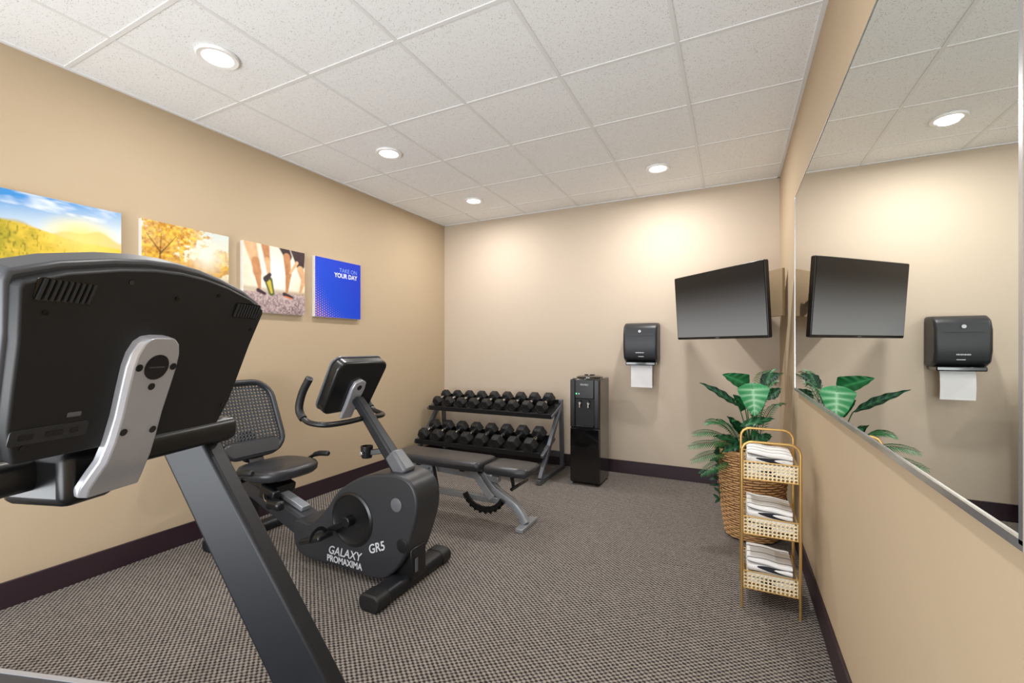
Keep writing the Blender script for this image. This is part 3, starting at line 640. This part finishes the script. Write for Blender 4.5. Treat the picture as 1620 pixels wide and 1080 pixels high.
for x in (x0 + .03, x1 - .03):
    for y in (yf + .05, yb - .04): MB().cyl((x, y, 0), (x, y, .018), .015).build('foot', M['rub'], wc)

# ---------------------------------------------------------------- towel dispenser
td = thing('paper_towel_dispenser', 'black paper towel dispenser with white sheet hanging, on the back wall', 'dispenser', (-.795, YB, 1.12))
cx = -.795; prof = [(YB, 1.13), (YB - .13, 1.125), (YB - .20, 1.16), (YB - .225, 1.25), (YB - .225, 1.40), (YB - .20, 1.475), (YB - .15, 1.505), (YB, 1.512)]
MB().prism(prof, lambda a, b, t: Vector((t, a, b)), cx - .158, cx + .158).build('cover', M['char'], td, bevel=.022, seg=4)
MB().b2((cx - .14, YB - .19, 1.10), (cx + .14, YB - .02, 1.135)).build('lower_chute', M['gloss'], td, bevel=.008)
MB().b2((cx - .105, YB - .228, 1.385), (cx + .105, YB - .2262, 1.392)).build('seam_line', M['char'], td)
MB().loft([[Vector((x, y + dy, z)) for x, dy in ((cx - .10, 0), (cx - .03, -.002), (cx + .04, .001), (cx + .10, -.001), (cx + .10, .002), (cx - .10, .002))] for y, z in ((YB - .11, 1.12), (YB - .125, 1.07), (YB - .13, .98), (YB - .122, .885))]).build('paper_sheet', M['paper'], td)
MB().lathe([(.0135, 0), (.0135, .0015), (.008, .0015), (.008, .0005)], (cx, YB - .2255, 1.425), 20, AY).build('round_logo', M['stxt'], td)
lg = MB()
for k in range(9): lg.box((cx - .036 + k * .009, YB - .217, 1.222), (.006, .004, .008 + .003 * (k % 2)))
lg.build('small_lettering', M['stxt'], td)
MB().box((cx + .01, YB - .205, 1.185), (.05, .006, .006)).build('lettering_line', M['stxt'], td)

# ---------------------------------------------------------------- television and mount
tv = thing('television', 'black flat screen television angled out from the back right corner', 'television', (-.118, 3.922, 1.617), (R(4), 0, R(-45.6)), rel=False)
MB().prism(rrect(.962, .552, .012, 3), lambda x, z, t: Vector((x, t, z)), -.012, .022).build('bezel', M['blk2'], tv, bevel=.003)
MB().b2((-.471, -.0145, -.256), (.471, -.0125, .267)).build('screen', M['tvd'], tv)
MB().b2((-.26, .02, -.2), (.26, .055, .15)).build('rear_housing', M['blk'], tv, bevel=.01)
MB().b2((-.02, -.014, -.270), (.02, -.0125, -.263)).build('logo', M['grey'], tv)
mt = thing('corner_swing_mount', 'swing arm and added dark tan corner panel behind the television', 'tv mount', (.14, 4.2, 1.5))
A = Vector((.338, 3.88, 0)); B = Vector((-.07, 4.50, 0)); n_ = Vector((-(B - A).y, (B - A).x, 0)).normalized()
MB().bar(Vector((A.x, A.y, 1.69)), Vector((B.x, B.y, 1.69)), .022, .36, side=tuple(n_)).build('corner_panel', M['board'], mt, bevel=.002)  # panel added across the corner, in a shadow-darkened tan
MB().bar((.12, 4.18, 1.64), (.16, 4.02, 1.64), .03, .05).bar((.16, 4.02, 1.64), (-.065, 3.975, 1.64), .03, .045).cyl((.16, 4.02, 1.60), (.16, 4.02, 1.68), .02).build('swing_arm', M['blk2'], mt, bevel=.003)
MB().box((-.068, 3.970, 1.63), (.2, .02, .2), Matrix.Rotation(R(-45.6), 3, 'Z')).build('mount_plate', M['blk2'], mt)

# ---------------------------------------------------------------- plant in basket
PX, PY = .11, 3.42
bs = thing('wicker_basket', 'round woven rattan basket planter behind the gold towel rack', 'basket', (PX, PY, 0))
def brad(z): return .150 + .070 * (max(z, 0) / .58) ** .7
MB().lathe([(0, .008), (.14, .006)] + [(brad(z) - .008, z) for z in (.01, .1, .2, .3, .4, .5, .575)] + [(.205, .575), (.19, .45)], (PX, PY, 0), 48).build('liner', M['rattan2'], bs, smooth=80)
wv = MB(); NC = 32
for k in range(36):       # weaving strands passing in and out of the canes
    z = .018 + k * .0158; n_s = NC * 4
    wv.tube([(PX + (brad(z) + .0042 * math.cos(NC / 2 * a + PI * k)) * math.cos(a), PY + (brad(z) + .0042 * math.cos(NC / 2 * a + PI * k)) * math.sin(a), z + .0015 * math.sin(a * 3 + k)) for a in [2 * PI * j / n_s for j in range(n_s)]], .0062, 6, closed=True, ref=(0, 0, 1))
wv.build('woven_body', M['rattan'], bs, smooth=80)
MB().tube([(PX + .224 * math.cos(a), PY + .224 * math.sin(a), .588 + .002 * math.sin(a * 24)) for a in [2 * PI * j / 48 for j in range(48)]], .012, 10, closed=True, ref=(0, 0, 1)).build('rim', M['rattan'], bs)
for k in range(NC):
    a = 2 * PI * k / NC
    MB().tube([(PX + (brad(.58 * w)) * math.cos(a), PY + (brad(.58 * w)) * math.sin(a), .012 + .565 * w) for w in (0, .25, .5, .75, 1)], .004, 6).build('upright_cane', M['rattan2'], bs)
MB().lathe([(0, .44), (.18, .44), (.188, .47), (.1, .48), (0, .482)], (PX, PY, 0), 24).build('soil', M['soil'], bs)

pl = thing('potted_plant', 'green artificial palm and broad leaf plant growing from the rattan basket', 'plant', (PX, PY, .48))
def leafmesh(mb, base, tip, nrm, width, bend=.12, dark=(20, 74, 40), light=(60, 150, 80), n=14, heart=False, stripes=0, mm=3):
    base = Vector(base); tip = Vector(tip); ax = tip - base; Ln = ax.length; ax.normalize(); nr = Vector(nrm); nr = (nr - ax * nr.dot(ax)).normalized(); sd = ax.cross(nr)
    vs = []; cols = []; S = [k / mm for k in range(-mm, mm + 1)]
    cd = np.array(C(*dark)[:3]); cl = np.array(C(*light)[:3])
    for i in range(n + 1):
        t = i / n
        w = ((min(1, t / .16)) ** .5 * (1 - max(0, t - .22) / .78) ** .72 if heart else math.sin(PI * t ** .85)) * width / 2 + .0008
        for s_ in S:
            back = (.20 * Ln * abs(s_) ** 1.3 * max(0, 1 - t * 1.6)) if heart else 0
            p = base + ax * (t * Ln - back) + sd * s_ * w + nr * (bend * Ln * math.sin(PI * t) + abs(s_) * w * .30 + .005 * math.sin(t * 26 + s_ * 3) * abs(s_))
            p.x = min(p.x, XR - .022) if p.y > 3.28 else min(p.x, XM - .02)
            vs.append(p); k = .75 if abs(s_) < .08 else max(0, 1 - abs(s_) * 1.6) * .25
            if stripes: k = max(k, (max(0, math.sin(t * stripes - abs(s_) * 5)) ** .8) * (1 - .75 * abs(s_)))
            cols.append(tuple(cd * (1 - k) + cl * k) + (1.,))
    m = len(S); fs = [(i * m + j, i * m + j + 1, (i + 1) * m + j + 1, (i + 1) * m + j) for i in range(n) for j in range(m - 1)]
    mb.add(vs, fs, cols)
def clampw(p):
    p.x = min(p.x, (XR - .02) if p.y > 3.28 else (XM - .02)); p.y = min(p.y, YB - .02); return p
def frond(base, mid, tip, ll, n=24, dark=(12, 52, 30), light=(42, 112, 62)):
    mb = MB(); base, mid, tip = Vector(base), Vector(mid), Vector(tip); path = [clampw(base * (1 - t) ** 2 + mid * 2 * t * (1 - t) + tip * t * t) for t in [k / 24 for k in range(25)]]
    cd = C(*dark); cl = C(*light)
    mb.tube(path, [.0035 * (1 - .7 * k / 24) for k in range(25)], 5); mb.c[-len(path) * 5:] = [cd] * (len(path) * 5)
    for k in range(n):
        t = .25 + .75 * k / (n - 1); f = t * 24; i = min(int(f), 23); p = path[i].lerp(path[i + 1], f - i); d = (path[i + 1] - path[i]).normalized()
        sd = d.cross(Vector((0, 0, 1))); sd = sd.normalized() if sd.length > .01 else Vector((1, 0, 0)); L_ = ll * (math.sin(PI * (.12 + .80 * t)) ** .6) * (1 if t < .9 else .8)
        for s_ in (-1, 1):
            dr = (sd * s_ * .7 + d * .8 + Vector((0, 0, -.1 + .4 * (s_ > 0)))).normalized(); q1 = p + dr * L_ * .5; q2 = p + dr * L_ + Vector((0, 0, -.3 * L_)); wv_ = d * .0048
            q = [clampw(v) for v in (p - wv_ * .4, p + wv_ * .4, q1 + wv_, q2, q1 - wv_)]
            mb.add(q, [(0, 1, 2, 4), (4, 2, 3)], [cd, cd, cl, cl, cl])
    return mb
B0 = Vector((PX, PY, .5))
fr_t = [((1096, 728), 2.95, .10), ((1091, 706), 3.0, .14), ((1098, 686), 3.02, .18), ((1118, 668), 3.1, .22), ((1110, 748), 2.9, .06), ((1138, 666), 2.95, .15),
        ((1160, 664), 3.0, .15), ((1234, 592), 3.25, .5), ((1210, 588), 3.5, .5), ((1236, 640), 3.1, .3), ((1205, 690), 2.88, .15), ((1178, 700), 2.85, .12), ((1225, 606), 3.0, .4), ((1130, 700), 2.9, .12), ((1222, 586), 3.1, .45)]
for (p, d, up) in fr_t:
    tip = at(p[0], p[1], d); mid = (B0 + tip) / 2 + Vector((0, 0, up * .6 + .05)); frond(B0 + Vector((rnd.uniform(-.05, .05), rnd.uniform(-.05, .05), 0)), mid, tip, .095).build('palm_frond', M['leaf'], pl, smooth=60)
camv = Vector((0, -1, .25))
LV = [  # base px, tip px, depth, width, dark, light, heart, stripes
    ((1191, 614), (1194, 658), 2.92, .185, (44, 140, 84), (176, 224, 184), True, 34),
    ((1178, 606), (1143, 592), 3.02, .12, (18, 98, 54), (64, 164, 100), True, 0),
    ((1168, 642), (1107, 605), 2.98, .055, (8, 42, 30), (56, 120, 86), False, 44),
    ((1204, 610), (1233, 590), 3.05, .10, (8, 40, 28), (44, 100, 72), False, 40),
    ((1212, 632), (1236, 614), 3.1, .09, (12, 58, 38), (52, 120, 76), False, 24),
    ((1170, 674), (1226, 662), 2.95, .065, (10, 64, 38), (60, 136, 84), False, 30),
    ((1180, 690), (1150, 658), 3.0, .06, (10, 54, 32), (34, 104, 58), False, 0),
    ((1178, 642), (1160, 624), 3.1, .09, (12, 80, 44), (46, 138, 80), True, 0),
    ((1172, 700), (1128, 690), 2.9, .06, (10, 54, 32), (34, 104, 58), False, 16),
    ((1176, 704), (1140, 716), 2.86, .06, (12, 60, 36), (38, 112, 62), False, 0),
    ((1190, 700), (1222, 690), 2.86, .07, (10, 54, 32), (34, 104, 58), False, 16)]
for (b, t_, d, w, dk, lt, ht, stp) in LV:
    pb = at(b[0], b[1], d + .03); pt = at(t_[0], t_[1], d); mb = MB()
    leafmesh(mb, pb, pt, camv if ht else (-.2, -.8, .6), w, .04, dk, lt, n=34, heart=ht, stripes=stp, mm=6)
    pth_ = [(B0 * (1 - t) ** 2 + ((B0 + pb) / 2 + Vector((0, 0, .1))) * 2 * t * (1 - t) + pb * t * t) for t in [k / 8 for k in range(9)]]
    nb = len(mb.v); mb.tube(pth_, .0035, 6); mb.c[nb:] = [C(50, 90, 45)] * (len(mb.v) - nb)
    mb.build('broad_leaf', M['leaf'], pl, smooth=60)
for j, (px, py) in enumerate(((1139, 790),)):
    tip = at(px, py, 2.98); st_ = Vector((PX - .17, PY - .10, .60)); mid = Vector((tip.x - .03, tip.y - .02, .64)); mb = MB(); path = [st_ * (1 - t) ** 2 + mid * 2 * t * (1 - t) + tip * t * t for t in [k / 14 for k in range(15)]]
    mb.tube(path, .003, 5); mb.c[:] = [C(40, 70, 35)] * len(mb.v)
    for k in range(3, 15):
        for s_ in (-1, 1): leafmesh(mb, path[k], path[k] + Vector((rnd.uniform(-.05, .0), rnd.uniform(-.04, .03), rnd.uniform(-.03, .03))) + Vector((.012 * s_, 0, 0)), (-.3, -1, .5), .02, .1, (12, 48, 30), (34, 88, 50), n=4)
    mb.build('trailing_vine', M['leaf'], pl, smooth=60)

# ---------------------------------------------------------------- gold towel rack
gx0, gx1, gy0, gy1 = .038, .282, 2.46, 2.75
gr = thing('towel_rack', 'three-tier gold metal towel rack with perforated trays beside the right wall', 'rack', ((gx0 + gx1) / 2, (gy0 + gy1) / 2, 0))
for y, zt in ((gy0, .815), (gy1, .835)):
    r = .045; pts = [(gx0, y, .0), (gx0, y, zt - r)] + [(gx0 + r - r * math.cos(R(a)), y, zt - r + r * math.sin(R(a))) for a in (20, 45, 70, 90)] + [(gx1 - r + r * math.sin(R(a)), y, zt - r + r * math.cos(R(a))) for a in (0, 20, 45, 70, 90)] + [(gx1, y, 0)]
    MB().tube(pts, .0065, 10).build('hoop_frame', M['gold'], gr, smooth=60)
tz = (.632, .362, .095)
for z in tz:
    h = .084; x0, x1, y0, y1 = gx0 + .008, gx1 - .008, gy0 + .008, gy1 - .008
    tr_ = MB().b2((x0, y0, z), (x1, y1, z + .003)).build('tray', M['gold'], gr)
    for fn_, nn in ((lambda u, v: Vector((x0 + u * (x1 - x0), y0, z + v * h)), 13), (lambda u, v: Vector((x0 + u * (x1 - x0), y1, z + v * h)), 13),
                    (lambda u, v: Vector((x0, y0 + u * (y1 - y0), z + v * h)), 15), (lambda u, v: Vector((x1, y0 + u * (y1 - y0), z + v * h)), 15)):
        MB().perf(fn_, nn, 5, .36).build('perforated_side', M['lat'], tr_, solid=.0012)
    c4 = [(x0, y0), (x1, y0), (x1, y1), (x0, y1)]
    for zz in (z, z + h):
        MB().tube([(*c, zz) for c in c4], .0035, 8, closed=True, ref=(0, 0, 1)).build('tray_rim', M['gold'], tr_)
    for x in (gx0, gx1): MB().cyl((x, gy0, z + .05), (x, gy1, z + .05), .003, seg=8).build('side_rod', M['gold'], gr)
tn = ('top', 'middle', 'bottom')
for i, z in enumerate(tz):
    for j in range(2):
        zb = z + .004 + j * .062; cx_, cy_ = (gx0 + gx1) / 2, (gy0 + gy1) / 2 + .016
        OFF[0] = Vector((cx_, cy_, zb))
        mbt = MB(); hw, hl = .098 - .001 * j, .106 - .002 * j
        for l in range(2):
            th = .0292 if j == 0 else .024
            z0_ = zb + l * (th + .0006); rg = []
            for kx in range(13):
                x = cx_ - hw + 2 * hw * kx / 12; up = (l * .5 + .5) * (.018 * (1 - kx / 12) + .002 * math.sin(kx * .8 + i * 2)) if j else 0
                ed = 1 if 0 < kx < 12 else .8
                rg.append([Vector((x, cy_ + a * (1 - .01 * l), z0_ + th / 2 + b * ed + (up if (b > 0 or l) else 0) + (.001 if j else 0))) for a, b in rrect(2 * hl, th, th * .48, 4)])
            mbt.loft(rg)
        o = mbt.build('folded_towel', M['towel'], None, smooth=60)
        tag(o, '%s folded white towel with dark stripes in the %s tray of the gold rack' % (('lower', 'upper')[j], tn[i]), 'towel', 'striped towels in the gold rack')
        o.location = (cx_, cy_, zb)

# ---------------------------------------------------------------- world, camera
w = bpy.data.worlds.new('world'); scene.world = w; w.use_nodes = True
bg = w.node_tree.nodes['Background']; bg.inputs[0].default_value = (.93, .965, 1, 1); bg.inputs[1].default_value = 2.2
cam = bpy.data.cameras.new('camera'); co = bpy.data.objects.new('camera', cam); COL.objects.link(co)
co.location = (0, 0, CAMZ); co.rotation_euler = (R(90), 0, R(26.5)); cam.sensor_fit = 'HORIZONTAL'; cam.sensor_width = 36
cam.lens = 702 / 1620 * 36; cam.shift_y = 8 / 1620; cam.clip_start = .03
scene.camera = co
try: scene.view_settings.view_transform = 'Standard'
except Exception: pass
